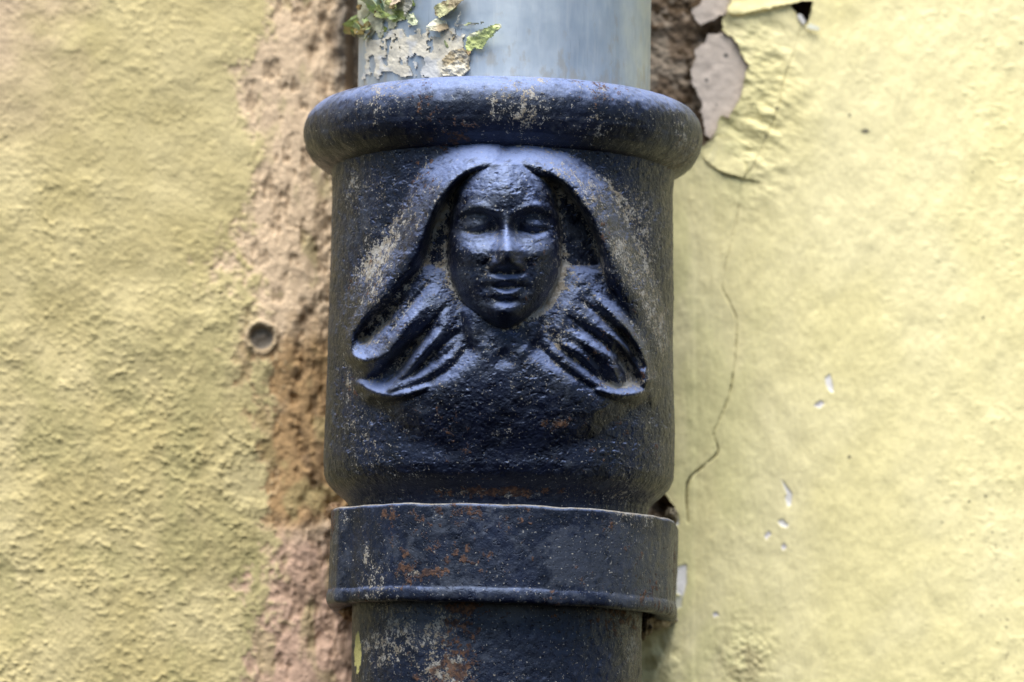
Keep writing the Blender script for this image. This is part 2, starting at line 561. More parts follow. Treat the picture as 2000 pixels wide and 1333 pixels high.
    S -= 24 * ss(-6, 16, poly_sd(U, V, pockR)) * ss(580, 470, V)
    # --- face
    cu = 986 + 0 * V
    hw = np.interp(V, [318, 332, 350, 380, 420, 470, 515, 542, 574, 597, 614, 628, 640, 648], [50, 70, 84, 97, 105, 111, 111, 107, 93, 77, 60, 43, 23, 1])
    dx = np.clip(np.abs(U - cu) / hw, 0, 1)
    Lv = np.interp(V, [318, 335, 350, 370, 390, 405, 425, 450, 490, 540, 580, 605, 622, 634, 644, 652], [70, 84, 91, 99, 105, 107, 101, 98, 107, 105, 99, 94, 86, 72, 52, 26])
    vk = np.exp(-np.arange(-30, 31) ** 2 / (2 * 9.0 ** 2))
    l1 = np.convolve(np.pad(Lv[:, 0], 30, mode='edge'), vk / vk.sum(), 'valid')
    Lv = l1[:, None] + 0 * U
    F = Lv * np.maximum(1 - dx ** 2.6, 0) ** 0.5
    F = blur(F, 2.0)
    w = ss(1.0, 0.8, dx)
    D = np.zeros_like(F)
    for sgn in (-1, 1):
        ex = 987 + sgn * 54
        D -= 30 * gauss(U, V, ex - sgn * 3, 443, 38, 20)                       # eye socket
        D -= 20 * gauss(U, V, 987 + sgn * 25, 446, 12, 18)                     # inner corner
        D += 8 * ridge(U, V, [(987 + sgn * 22, 417), (ex, 403), (987 + sgn * 92, 416)], [8, 9, 9], [0.8, 1, 0.7])  # brow
        D -= 7 * ridge(U, V, [(987 + sgn * 22, 426), (ex, 415), (987 + sgn * 88, 425)], [5, 5, 5], [1, 1, 0.6])
        D += 24 * gauss(U, V, ex + sgn * 1, 441, 26, 11, sgn * 6)              # lid over the eyeball
        D -= 11 * ridge(U, V, [(ex - 26, 452), (ex, 457), (ex + 26, 451)], [4, 4.5, 4], [0.6, 1, 0.6])
        D += 6 * ridge(U, V, [(ex - 28, 463), (ex, 467), (ex + 28, 460)], [5, 5, 5], [0.6, 1, 0.6])
        D += 15 * gauss(U, V, 987 + sgn * 66, 494, 38, 22)                     # cheekbone
        D += 5 * gauss(U, V, 987 + sgn * 62, 545, 36, 30)
        D += 20 * gauss(U, V, 990 + sgn * 23, 517, 11, 10)                     # nostril wing
        D -= 8 * ridge(U, V, [(990 + sgn * 36, 512), (990 + sgn * 44, 545)], [6, 7], [1, 0.4])
        D -= 7 * gauss(U, V, 988 + sgn * 40, 562, 9, 9)                        # mouth corner
        D -= 9 * gauss(U, V, 990 + sgn * 12, 529, 7, 4)                        # nostril
    nv = [408, 440, 465, 480, 490, 505, 518, 530, 538]
    D += 68 * np.interp(V, nv, [0.08, 0.36, 0.62, 0.88, 1.0, 0.9, 0.66, 0.25, 0]) * np.exp(-(np.abs(U - 989 - 0.03 * (V - 440)) / np.interp(V, nv, [17, 12, 14, 19, 22, 23, 21, 19, 17])) ** 2.4)
    D -= 10 * gauss(U, V, 990, 534, 26, 5)
    D += 13 * gauss(U, V, 988, 556, 38, 32)
    D += 12 * gauss(U, V, 988, 546, 18, 7)
    D -= 16 * ridge(U, V, [(962, 561), (976, 562), (990, 564), (1004, 562), (1018, 560)], [4, 4.5, 5, 4.5, 4], [0.3, 0.9, 1.1, 0.9, 0.3])
    D += 12 * gauss(U, V, 989, 575, 15, 7)
    D -= 9 * gauss(U, V, 988, 589, 24, 6)
    D += 22 * gauss(U, V, 987, 611, 33, 20)
    D += 4 * gauss(U, V, 985, 372, 60, 30)
    F = blur(F + D * w, 2.2)
    F = np.where(hw <= 1.5, 0, F) * ss(306, 322, V)
    S = smax(S, F, 3.0)
    # parting of the hair above the brow
    S -= 9 * gauss(U, V, 986, 302, 12, 18)
    # --- mouldings under the bust
    vv = V + 0.00011 * (U - 980) ** 2 * 0.6
    S -= 1.6 * np.exp(-((vv - 868) / 20) ** 2)
    S += 1.0 * np.exp(-((vv - 806) / 7) ** 2) * ss(-0.2, 0.4, fbm(U / 60, V / 60, None, 2, 201))
    S += 0.9 * ss(0.08, 0.16, fbm(U / 24, V / 24, None, 4, 202)) + 0.5 * ss(0.1, 0.18, fbm(U / 13, V / 13, None, 3, 203)) - 1.6 * ss(0.42, 0.6, fbm(U / 11, V / 11, None, 3, 204))
    edge = ss(600, 650, U) * ss(1360, 1310, U)
    S *= np.where(V < 800, edge, 1)
    # regions: 1 bust, 2 hair
    lip = 5
    hairpoly = [(984, 298), (1050, 292), (1100, 310), (1150, 350), (1186, 410), (1216, 480), (1240, 540), (1276, 612), (1296, 700), (1292, 775), (1255, 760),
                (1185, 750), (1110, 695), (1062, 655), (1062, 640), (1100, 560), (1105, 480), (1092, 400), (1060, 345), (1030, 336), (985, 338), (935, 334), (900, 352), (872, 400), (866, 480),
                (872, 550), (902, 640), (905, 665), (850, 710), (790, 745), (700, 765), (672, 700), (650, 660), (670, 610), (730, 540), (780, 480), (806, 420), (830, 370), (870, 325), (920, 298)]
    bustpoly = [(935, 334), (985, 338), (1030, 336), (1060, 345), (1092, 400), (1105, 480), (1100, 560), (1062, 640), (1062, 655), (1110, 695), (1185, 750), (1255, 760), (1292, 775), (1280, 796), (1230, 812),
                (1120, 838), (985, 846), (840, 832), (730, 806), (690, 780), (700, 765), (790, 745), (850, 710), (905, 665), (902, 640), (872, 550), (866, 480), (872, 400), (900, 352)]
    reg = np.where(inside(U, V, bustpoly), 1, np.where(inside(U, V, hairpoly), 2, 0))
    # where pale grime gathers: creases, plus the patches the photograph shows
    cav = np.clip((blur(S, 7) - S) / 7, 0, 1)
    G = 0.22 + 0.55 * cav
    G += 0.55 * ridge(U, V, [(1210, 480), (1250, 560), (1285, 640), (1300, 700)], [22, 26, 24, 16], [0.8, 1, 1.2, 0.6])
    G += 0.45 * ridge(U, V, [(1180, 340), (1235, 420), (1260, 520)], [26, 30, 24], [1, 1, 0.8])
    G += 0.5 * ridge(U, V, [(840, 360), (795, 430), (740, 510), (700, 560)], [20, 22, 30, 30], [0.7, 0.8, 0.9, 0.6])
    G += 0.75 * ridge(U, V, [(1104, 520), (1085, 570), (1050, 615), (1010, 640)], [9, 12, 10, 7], [0.6, 1.2, 1, 0.7])
    G += 0.45 * ridge(U, V, [(862, 520), (880, 570), (905, 620)], [8, 9, 9], [0.8, 1, 0.8])
    G += 0.5 * gauss(U, V, 1090, 650, 36, 44)
    G += 0.45 * gauss(U, V, 700, 370, 40, 60)
    G += 0.5 * gauss(U, V, 860, 430, 14, 50)
    G += 0.7 * gauss(U, V, 680, 760, 12, 34)
    G += 0.75 * gauss(U, V, 1085, 825, 34, 12)
    G += 0.5 * gauss(U, V, 990, 845, 34, 12)
    G += 0.5 * gauss(U, V, 820, 930, 70, 7)
    G += 0.6 * gauss(U, V, 930, 958, 90, 8)
    G += 1.0 * gauss(U, V, 716, 664, 15, 9) + 1.0 * gauss(U, V, 1200, 752, 30, 6)
    G += 0.12 * ss(1200, 1300, U)
    G -= 0.25 * gauss(U, V, 960, 870, 120, 25)
    G += 0.5 * gauss(U, V, 1000, 968, 190, 9)
    R = 0.05 + 1.2 * gauss(U, V, 985, 962, 170, 12) + 0.6 * gauss(U, V, 685, 550, 14, 18) + 0.7 * gauss(U, V, 1085, 828, 40, 14)
    R += 0.8 * gauss(U, V, 1225, 655, 10, 10) + 0.6 * gauss(U, V, 1275, 880, 24, 16) + 0.4 * gauss(U, V, 690, 780, 20, 50) + 0.4 * gauss(U, V, 860, 285, 60, 14)
    R += 0.4 * gauss(U, V, 985, 290, 50, 8) + 0.7 * gauss(U, V, 1308, 330, 10, 20)
    return S, reg, G, R

S_H, S_REG, S_G, S_R = sculpt()

# ------------------------------------------------------------------ cast iron drainpipe
iron_root_pos = axis_pt(1900)
iron = empty('cast_iron_drainpipe', iron_root_pos)
tag(iron, "dark navy cast iron drainpipe socket with a long-haired woman's bust in relief", 'drainpipe')

def build_socket():
    th = theta_samples(860, 60)
    py = np.r_[np.linspace(318, 1000, 700), np.linspace(1004, 1030, 8)]
    R = np.interp(py, [318, 345, 380, 500, 700, 860, 905, 934, 952, 966, 978, 989, 1004, 1030], [338, 336, 334, 335, 337, 341, 341, 339, 332, 318, 303, 293, 288, 286])
    k = np.ones(9) / 9
    R = np.convolve(np.pad(R, 4, mode='edge'), k, 'valid')
    PY, TH = np.meshgrid(py, th, indexing='ij')
    RR = np.repeat(R[:, None], len(th), 1)
    # slightly out of true
    q = pipe_xyz(PY, TH, RR) / PX
    RR = RR + 1.6 * fbm(q[..., 0] / 90, q[..., 1] / 90, q[..., 2] / 90, 2, 3) + 1.9 * fbm(q[..., 0] / 17, q[..., 1] / 17, q[..., 2] / 17, 4, 4, 0.65)
    P = pipe_xyz(PY, TH, RR)
    front = np.cos(TH) > 0.02
    h = np.zeros_like(PY)
    for _ in range(5):
        Q = P.copy()
        Q[..., 1] -= h * PX
        u, v = project(Q)
        hn = bilin(S_H, u - GU0, v - GV0)
        h = np.where(front, hn, 0) * ss(0.02, 0.25, np.cos(TH))
    P[..., 1] -= h * PX
    u, v = project(P)
    iu = np.clip(np.rint(u - GU0), 0, S_REG.shape[1] - 1).astype(int)
    iv = np.clip(np.rint(v - GV0), 0, S_REG.shape[0] - 1).astype(int)
    reg = np.where(front, S_REG[iv, iu], 0)
    W = iron_wear(P, 0.0, 0.1, 0.25)
    W[..., 0] = 0.5 * W[..., 0] + np.where(front, bilin(S_G, u - GU0, v - GV0), 0.1)
    W[..., 1] = 0.5 * W[..., 1] + np.where(front, bilin(S_R, u - GU0, v - GV0), 0.2)
    W = W.reshape(-1, 4)
    n, m = PY.shape
    # close the circle
    P2 = np.concatenate([P, P[:, :1]], 1)
    W2 = np.concatenate([W.reshape(n, m, 4), W.reshape(n, m, 4)[:, :1]], 1)
    reg2 = np.concatenate([reg, reg[:, :1]], 1)[:-1, :-1]
    Vv, Ww = P2.reshape(-1, 3), W2.reshape(-1, 4)
    att = {'wear': Ww}
    fl = True
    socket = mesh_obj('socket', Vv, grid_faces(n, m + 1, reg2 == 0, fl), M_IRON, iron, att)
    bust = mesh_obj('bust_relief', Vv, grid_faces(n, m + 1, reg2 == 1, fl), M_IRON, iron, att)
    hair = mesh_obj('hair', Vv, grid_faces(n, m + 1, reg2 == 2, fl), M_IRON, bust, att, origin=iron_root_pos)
    tag(bust, "woman's face, neck and shoulders cast in relief")
    tag(hair, 'long wavy hair sweeping out from the parting')
    return socket
build_socket()

def lathe(name, prof, mat, parent, nth=500, wear=(0.3, 0.3, 0.3), rough=0.8, tilt=TILT, wearfn=None, origin=None):
    """prof: list of (py, r); revolved about the pipe axis with slight casting unevenness"""
    prof = np.array(prof, float)
    th = np.linspace(0, 2 * math.pi, nth + 1)
    py, r = prof[:, 0], prof[:, 1]
    PY, TH = np.meshgrid(py, th, indexing='ij')
    RR = np.repeat(r[:, None], nth + 1, 1)
    q = pipe_xyz(PY, TH, RR) / PX
    d = rough * (1.8 * fbm(q[..., 0] / 80, q[..., 1] / 80, q[..., 2] / 80, 2, 3) + 2.0 * fbm(q[..., 0] / 17, q[..., 1] / 17, q[..., 2] / 17, 4, 8, 0.65))
    P = pipe_xyz(PY, TH, RR + d, tilt)
    P[:, -1] = P[:, 0]
    W = iron_wear(P, *wear)
    if wearfn is not None:
        u, v = project(P)
        W = wearfn(W, u, v, P)
    return mesh_obj(name, P.reshape(-1, 3), grid_faces(len(py), nth + 1, flip=True), mat, parent, {'wear': W.reshape(-1, 4)}, origin=origin)

# rim: a heavy roll at the top with a mouth round the upper pipe
def rim_profile():
    a = np.linspace(math.radians(-150), math.radians(108), 90)      # from the inside top, over the outside, to underneath
    pts = [(330, 291), (280, 291), (232, 293)]
    for t in a:
        rr = 62
        c = (262 - rr * math.cos(t) if False else 262 - rr * math.sin(t + math.pi / 2) * 1.0)
        pts.append((262 - rr * math.cos(t), 329 + rr * math.sin(t)))
    pts = [p for p in pts if p[1] >= 291]
    a2 = [(288, 387), (300, 382), (313, 374), (323, 363), (330, 352), (334, 343), (337, 336), (340, 328)]
    pts = [p for p in pts if not (p[0] > 284 and p[1] > 340)] + a2
    out = [pts[0]]
    for p in pts[1:]:
        q = out[-1]
        n = max(1, int(math.hypot(p[0] - q[0], p[1] - q[1]) / 3))
        for i in range(1, n + 1):
            out.append((q[0] + (p[0] - q[0]) * i / n, q[1] + (p[1] - q[1]) * i / n))
    return out
def rim_wear(W, u, v, P):
    W[..., 0] += 0.30 * ss(215, 165, v) + 0.30 * ss(1150, 1350, u) + 0.4 * gauss(u, v, 890, 262, 70, 26) - 0.25 * gauss(u, v, 1010, 262, 200, 25)
    W[..., 1] += 0.45 * gauss(u, v, 860, 285, 150, 20) + 0.3 * gauss(u, v, 1190, 215, 30, 14)
    W[..., 1] += 0.5 * gauss(u, v, 1310, 325, 14, 18)
    W[..., 2] += 0.3 * ss(1150, 1320, u)
    return W
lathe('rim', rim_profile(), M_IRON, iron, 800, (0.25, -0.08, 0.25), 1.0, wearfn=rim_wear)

# lower pipe
def low_wear(W, u, v, P):
    W[..., 0] += 0.55 * gauss(u, v, 860, 1225, 40, 45) + 0.2 * ss(1050, 1250, u) + 0.5 * gauss(u, v, 880, 1300, 30, 30)
    W[..., 1] += 0.35 * gauss(u, v, 870, 1310, 40, 30) + 0.2 * gauss(u, v, 880, 1220, 20, 40) + 0.3 * ss(1000, 1200, u)
    W[..., 2] += 0.9 * gauss(u, v, 850, 1225, 60, 45) + 0.5 * gauss(u, v, 1000, 1200, 50, 20)
    W[..., 3] = 0.75 * gauss(u, v, 699, 1275, 11, 62)
    return W
pyl = np.r_[np.arange(960, 1420, 3.0), np.linspace(1430, 1900, 40)]
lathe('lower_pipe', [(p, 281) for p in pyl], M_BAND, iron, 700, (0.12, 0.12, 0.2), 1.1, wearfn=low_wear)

# ------------------------------------------------------------------ strap that holds the pipe to the wall
WALL = 356                                  # depth of the wall face behind the axis, px
def build_clamp():
    # plan outline (x, depth) from the wall on the left round the front to the wall on the right
    pts = [(-325, 352), (-325, 200), (-325, 40), (-324, -60), (-318, -110), (-306, -150)]
    for a in np.linspace(-58, 66, 60):
        pts.append((6 + 334 * math.sin(math.radians(a)), -336 * math.cos(math.radians(a))))
    pts += [(327, -104), (336, -70), (344, 0), (352, 120), (356, 240), (358, 352)]
    P = np.array(pts, float)
    L = np.r_[0, np.cumsum(np.hypot(*(P[1:] - P[:-1]).T))]
    s = np.linspace(0, L[-1], 620)
    X, Y = np.interp(s, L, P[:, 0]), np.interp(s, L, P[:, 1])
    for _ in range(3):
        X[1:-1] = (X[:-2] + 2 * X[1:-1] + X[2:]) / 4
        Y[1:-1] = (Y[:-2] + 2 * Y[1:-1] + Y[2:]) / 4
    tx, ty = np.gradient(X), np.gradient(Y)
    l = np.hypot(tx, ty)
    nx, ny = ty / l, -tx / l                # outward normal
    # section: (row, offset outwards); starts inside at the top, over the outer face, to the inside at the bottom
    sec = [(1036, -52), (1020, -50), (1014, -40), (1011, -20), (1010, -8), (1011, -3), (1014, -0.5), (1018, 0)]
    sec += [(p, 0.0) for p in np.arange(1022, 1168, 3.0)]
    sec += [(1168, 1.0), (1171, 2), (1174, 3), (1178, 3.5), (1183, 3.5), (1188, 3), (1192, 1), (1194, -2), (1195, -8), (1194, -22), (1190, -40), (1180, -52)]
    sec = np.array(sec)
    PYg, Sg = np.meshgrid(sec[:, 0], np.arange(len(s)), indexing='ij')
    OFF = np.repeat(sec[:, 1][:, None], len(s), 1)
    q0, q1 = X[Sg] , Y[Sg]
    PYn = PYg + 2.2 * fbm(q0 / 60, q1 / 60, None, 3, 5)
    OFF = OFF + 1.6 * fbm(s[Sg] / 90, PYg / 90, None, 2, 21) + 0.9 * fbm(s[Sg] / 12, PYg / 12, None, 3, 22)
    x = q0 + nx[Sg] * OFF
    y = q1 + ny[Sg] * OFF
    tilt = math.radians(1.7)
    c = axis_pt(1100)
    z = (1100 - PYn) * PX
    ct, st = math.cos(tilt), math.sin(tilt)
    Pw = np.stack([c[0] + x * PX * ct + z * st, y * PX, c[2] - x * PX * st + z * ct], -1)
    W = iron_wear(Pw, 0.0, 0.18, 0.35)
    u, v = project(Pw)
    W[..., 1] += 0.55 * gauss(u, v, 1240, 1090, 70, 60) + 0.5 * gauss(u, v, 1030, 1060, 14, 12) + 0.6 * gauss(u, v, 830, 1120, 40, 14)
    W[..., 0] += 0.8 * gauss(u, v, 814, 1122, 16, 12) + 0.4 * gauss(u, v, 826, 1000, 30, 30) + 0.25 * ss(1150, 1320, u) + 2.2 * (PYg < 1012.5)
    W[..., 0] += 0.8 * gauss(u, v, 716, 1082, 9, 14)
    W[..., 2] += 0.35 * ss(1050, 1250, u) + 0.3 * ss(720, 660, u)  # greyer over the right half and the left end
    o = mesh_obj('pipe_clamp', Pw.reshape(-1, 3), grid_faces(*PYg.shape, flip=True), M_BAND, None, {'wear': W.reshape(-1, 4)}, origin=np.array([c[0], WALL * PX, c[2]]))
    tag(o, 'dark navy metal strap clamped round the pipe below the bust', 'pipe clamp')
build_clamp()

# ------------------------------------------------------------------ galvanised upper pipe and its peeling paint
galv = empty('galvanised_pipe', axis_pt(330))
tag(galv, 'smooth blue-grey galvanised pipe with peeling paint rising out of the iron socket', 'pipe')
RG = 287
def build_galv():
    py = np.r_[np.linspace(-700, -30, 30), np.arange(-24, 331, 6.0)]
    th = np.linspace(0, 2 * math.pi, 241)
    PY, TH = np.meshgrid(py, th, indexing='ij')
    q = np.stack([np.sin(TH), np.cos(TH)], -1)
    R = RG + 0.8 * fbm(q[..., 0] * 4, q[..., 1] * 4, PY / 200, 2, 6)
    R[:, -1] = R[:, 0]
    P = pipe_xyz(PY, TH, R)
    mesh_obj('pipe_wall', P.reshape(-1, 3), grid_faces(*PY.shape, flip=True), M_GALV, galv)
build_galv()

def on_pipe(u, v, lift=0.0):
    """point of the galvanised pipe seen at a pixel, lifted off by lift px (outwards)"""
    u, v = np.asarray(u, float), np.asarray(v, float)
    th = np.arcsin(np.clip((u - 987) / RG, -0.99, 0.99))
    py = v + 0.0 * u
    for _ in range(6):
        P = pipe_xyz(py, th, RG + 0 * u)
        uu, vv = project(P)
        th = np.arcsin(np.clip(np.sin(th) + (u - uu) / RG, -0.995, 0.995))
        py = py + (v - vv)
    return pipe_xyz(py, th, RG + lift)

def sheet(name, outline, surf, mat, parent, tint, lift, thick=3.0, step=3.0, jag=2.5, seed=0, tint2=None, origin=None, holes=None):
    """thin layer of paint with a ragged outline; surf(u,v,lift)->world; lift(u,v)->px of the front face off the surface;
    tint(u,v)->rgb(a). Gets a real thickness and edge walls."""
    O = np.array(outline, float)
    u0, v0 = O.min(0) - 4
    u1, v1 = O.max(0) + 4
    U, V = np.meshgrid(np.arange(u0, u1, step), np.arange(v0, v1, step))
    sd_ = poly_sd(U, V, outline) + jag * fbm(U / 9, V / 9, None, 3, seed + 3)
    m = sd_ > 0
    if holes is not None:
        m &= fbm(U / 14, V / 30, None, 4, seed + 7) < holes
    cell = m[:-1, :-1] & m[1:, :-1] & m[:-1, 1:] & m[1:, 1:]
    if not cell.any():
        return None
    lf = lift(U, V)
    Pf = surf(U, V, lf)
    Pb = surf(U, V, lf - thick)
    n, mm = U.shape
    F = grid_faces(n, mm, cell)
    Fb = grid_faces(n, mm, cell, True) + n * mm
    # edge walls
    E = {}
    walls = []
    for f in F:
        for a, b in zip(f, np.roll(f, -1)):
            E[(a, b)] = 1
    for (a, b) in E:
        if (b, a) not in E:
            walls.append((b, a, a + n * mm, b + n * mm))
    T = tint(U, V)
    T2 = T if tint2 is None else tint2(U, V)
    VV = np.concatenate([Pf.reshape(-1, 3), Pb.reshape(-1, 3)])
    AA = np.concatenate([T.reshape(-1, 4), T2.reshape(-1, 4)])
    # photograph rows run downwards, so the first winding faces away from the viewer
    FF = np.concatenate([F, Fb, np.array(walls)])
    return mesh_obj(name, VV, FF, mat, parent, {'tint': AA}, smooth=False, origin=origin)

def flat_tint(c, var=0.08, seed=0, alt=None):
    c = np.array(c[:3])
    def f(U, V):
        n = fbm(U / 26, V / 26, None, 4, seed + 40)
        k = 1 + var * 2 * n
        T = c * k[..., None]
        if alt is not None:
            w = ss(0.05, 0.35, fbm(U / 30 + 9, V / 30, None, 4, seed + 70))[..., None]
            T = T * (1 - w) + np.array(alt[:3]) * w
        return np.concatenate([T, np.ones(U.shape + (1,))], -1)
    return f

CREAM = (0.58, 0.54, 0.45)
GREYC = (0.50, 0.50, 0.49)
LGREEN = (0.52, 0.58, 0.24)
GREEN = (0.20, 0.25, 0.07)
BROWN = (0.20, 0.14, 0.07)
def zp(pts, x0=640.0, y0=0.0, s=0.18):
    return [(x0 + a * s, y0 + b * s) for a, b in pts]
def flake(name, pts, tint, lift, **k):
    return sheet(name, zp(pts), on_pipe, M_FLAKE, galv, tint, lift, origin=axis_pt(330), **k)

def wav(a, b, seed):
    return lambda U, V: a + b * fbm(U / 16, V / 16, None, 3, seed)
# old paint coat still sticking to the left of the pipe
flake('paint_coat', [(430, 430), (560, 440), (700, 330), (860, 280), (1090, 330), (1110, 380), (1250, 380), (1340, 300), (1500, 330), (1500, 520), (1560, 560), (1550, 700), (1490, 840), (1240, 850), (1080, 870), (900, 850), (700, 800), (640, 770), (560, 850), (400, 850), (420, 620)],
      flat_tint(CREAM, 0.12, 1, GREYC), wav(3.5, 2.0, 1), thick=3.5, step=1.8, jag=9, seed=1, holes=0.28)
flake('paint_coat', [(1255, 650), (1340, 560), (1480, 520), (1560, 600), (1540, 780), (1480, 840), (1250, 850)],
      flat_tint((0.56, 0.52, 0.42), 0.2, 2, (0.36, 0.29, 0.18)), lambda U, V: 9 + 7 * fbm(U / 9, V / 9, None, 3, 3), thick=6, step=2, jag=3, seed=2)
flake('paint_coat', [(300, -200), (700, -200), (1000, -200), (960, 60), (880, 160), (760, 290), (640, 330), (560, 420), (420, 450), (330, 400)],
      flat_tint((0.40, 0.40, 0.30), 0.15, 3, GREEN), wav(3.5, 2.5, 4), thick=3.5, step=2.2, jag=8, seed=3, holes=0.3)
# curled flakes: (outline, colour, second colour, curl direction, amount)
curls = [
    ([(1500, 470), (1520, 400), (1660, 340), (1890, 290), (1890, 340), (1830, 410), (1740, 480), (1690, 550), (1600, 545), (1540, 610), (1500, 570)], LGREEN, (0.60, 0.60, 0.44), (0.72, -0.7), 34),
    ([(880, 170), (960, 150), (1040, 240), (1060, 300), (980, 300), (890, 260)], (0.50, 0.54, 0.36), (0.56, 0.56, 0.46), (0.8, 0.5), 20),
    ([(1130, 250), (1200, 200), (1320, 240), (1330, 330), (1250, 370), (1130, 350)], (0.52, 0.53, 0.42), (0.35, 0.28, 0.18), (-0.6, 0.7), 14),
    ([(1170, 60), (1260, 10), (1500, -60), (1520, 30), (1440, 100), (1360, 170), (1260, 220), (1170, 170)], (0.36, 0.36, 0.20), (0.22, 0.18, 0.11), (0.7, 0.6), 26),
    ([(1400, 230), (1480, 100), (1490, 140), (1440, 250), (1370, 290)], (0.66, 0.66, 0.60), None, (0.5, -0.5), 10),
    ([(1370, 270), (1560, 262), (1720, 240), (1700, 270), (1580, 290), (1400, 300)], (0.52, 0.52, 0.48), None, (0.1, -0.9), 8),
    ([(400, -40), (470, -60), (600, -60), (590, 60), (530, 150), (490, 120)], (0.46, 0.60, 0.20), (0.58, 0.66, 0.40), (0.1, -0.9), 34),
    ([(600, -60), (700, -40), (690, 60), (640, 160), (570, 160)], (0.40, 0.52, 0.36), None, (0.4, -0.6), 26),
    ([(680, -60), (880, -60), (870, 40), (780, 70), (690, 80)], (0.50, 0.40, 0.30), (0.60, 0.56, 0.46), (0.6, 0.5), 22),
    ([(230, 250), (330, 190), (400, 260), (430, 390), (290, 390), (250, 330)], (0.26, 0.20, 0.07), GREEN, (-0.8, 0.3), 26),
    ([(850, 200), (900, 130), (940, 100), (960, 0), (990, -40), (920, -60), (860, 40)], (0.54, 0.52, 0.44), None, (0.3, -0.6), 10),
    ([(1500, 540), (1570, 560), (1560, 640), (1510, 600)], (0.30, 0.22, 0.12), None, (0.5, 0.6), 10),
]
for i, (pts, c1, c2, d, amt) in enumerate(curls):
    O = np.array(zp(pts))
    c0 = O.mean(0)
    ext = np.abs((O - c0) @ np.array(d)).max()
    def lift(U, V, c0=c0, d=d, ext=ext, amt=amt, i=i):
        t = ((U - c0[0]) * d[0] + (V - c0[1]) * d[1]) / ext
        return 8 + amt * ss(-0.8, 1.1, t) ** 1.6 + 5 * fbm(U / 9, V / 9, None, 3, 90 + i)
    flake('paint_flake', pts, flat_tint(c1, 0.15, i + 10, c2), lift, thick=2.5, step=2.0, jag=2.5, seed=i + 10)

rng = np.random.default_rng(4)
for i in range(46):
    bx, by = [(1340, 500), (1500, 330), (1480, 780), (900, 260), (600, 330), (1250, 380), (1480, 100), (350, 300)][i % 8]
    tuft = i >= 20                                   # the ragged green and brown cluster at the edge of the pipe
    if tuft:
        bx, by = 290 + 520 * rng.random(), 20 + 370 * rng.random()
        by -= max(0, bx - 560) * 0.45
    else:
        bx, by = bx + rng.normal(0, 60), by + rng.normal(0, 50)
    n = int(rng.integers(5, 8))
    an = np.sort(rng.uniform(0, 2 * math.pi, n))
    ra, rb, ro = rng.uniform(20, 55), rng.uniform(10, 28), rng.uniform(0, 3)
    if tuft:
        ra, rb = ra * 1.6, rb * 2.1
    pts = [(bx + ra * math.cos(t) * math.cos(ro) - rb * math.sin(t) * math.sin(ro), by + ra * math.cos(t) * math.sin(ro) + rb * math.sin(t) * math.cos(ro)) for t in an]
    gx, gy, ga = rng.normal(0, 0.5), rng.normal(0, 0.5), rng.uniform(4, 12)
    c0 = zp([(bx, by)])[0]
    cc = [(0.58, 0.55, 0.46), (0.62, 0.60, 0.54), (0.40, 0.33, 0.22), (0.48, 0.52, 0.26)][int(rng.integers(0, 4))]
    c2 = None
    if tuft:
        k = rng.random()
        cc = (0.17, 0.22, 0.05) if k < 0.35 else (0.30, 0.36, 0.12) if k < 0.55 else (0.24, 0.16, 0.06) if k < 0.8 else (0.45, 0.55, 0.25)
        c2 = (0.13, 0.10, 0.04) if rng.random() < 0.5 else (0.38, 0.40, 0.18)
        gx, gy, ga = gx * 1.5, gy * 1.5, ga * 1.8
    flake('paint_flake', pts, flat_tint(cc, 0.2, i + 30, c2), lambda U, V: np.clip(ga + gx * (U - c0[0]) + gy * (V - c0[1]) + 3 * fbm(U / 7, V / 7, None, 3, i), 4, 44), thick=2, step=1.6, jag=2.5 if tuft else 1.5, seed=i + 30)

# ------------------------------------------------------------------ the wall
wall = empty('wall', (0, WALL * PX, (666 - 1900) * PX))
tag(wall, 'old house wall, rough ochre stucco on one side of the pipe and smooth yellow paint on the other', None, None, 'structure')
wall_o = np.array(wall.location)
YW = WALL * PX
def on_wall(u, v, lift=0.0):
    x, z = pix_to_plane(u, v, YW)
    return np.stack([x, YW - np.asarray(lift) * PX + 0 * x, z], -1)

def graded(a, b, lo, hi, step, out):
    return np.r_[np.arange(lo, a, out), np.arange(a, b, step), np.arange(b, hi + out, out)]

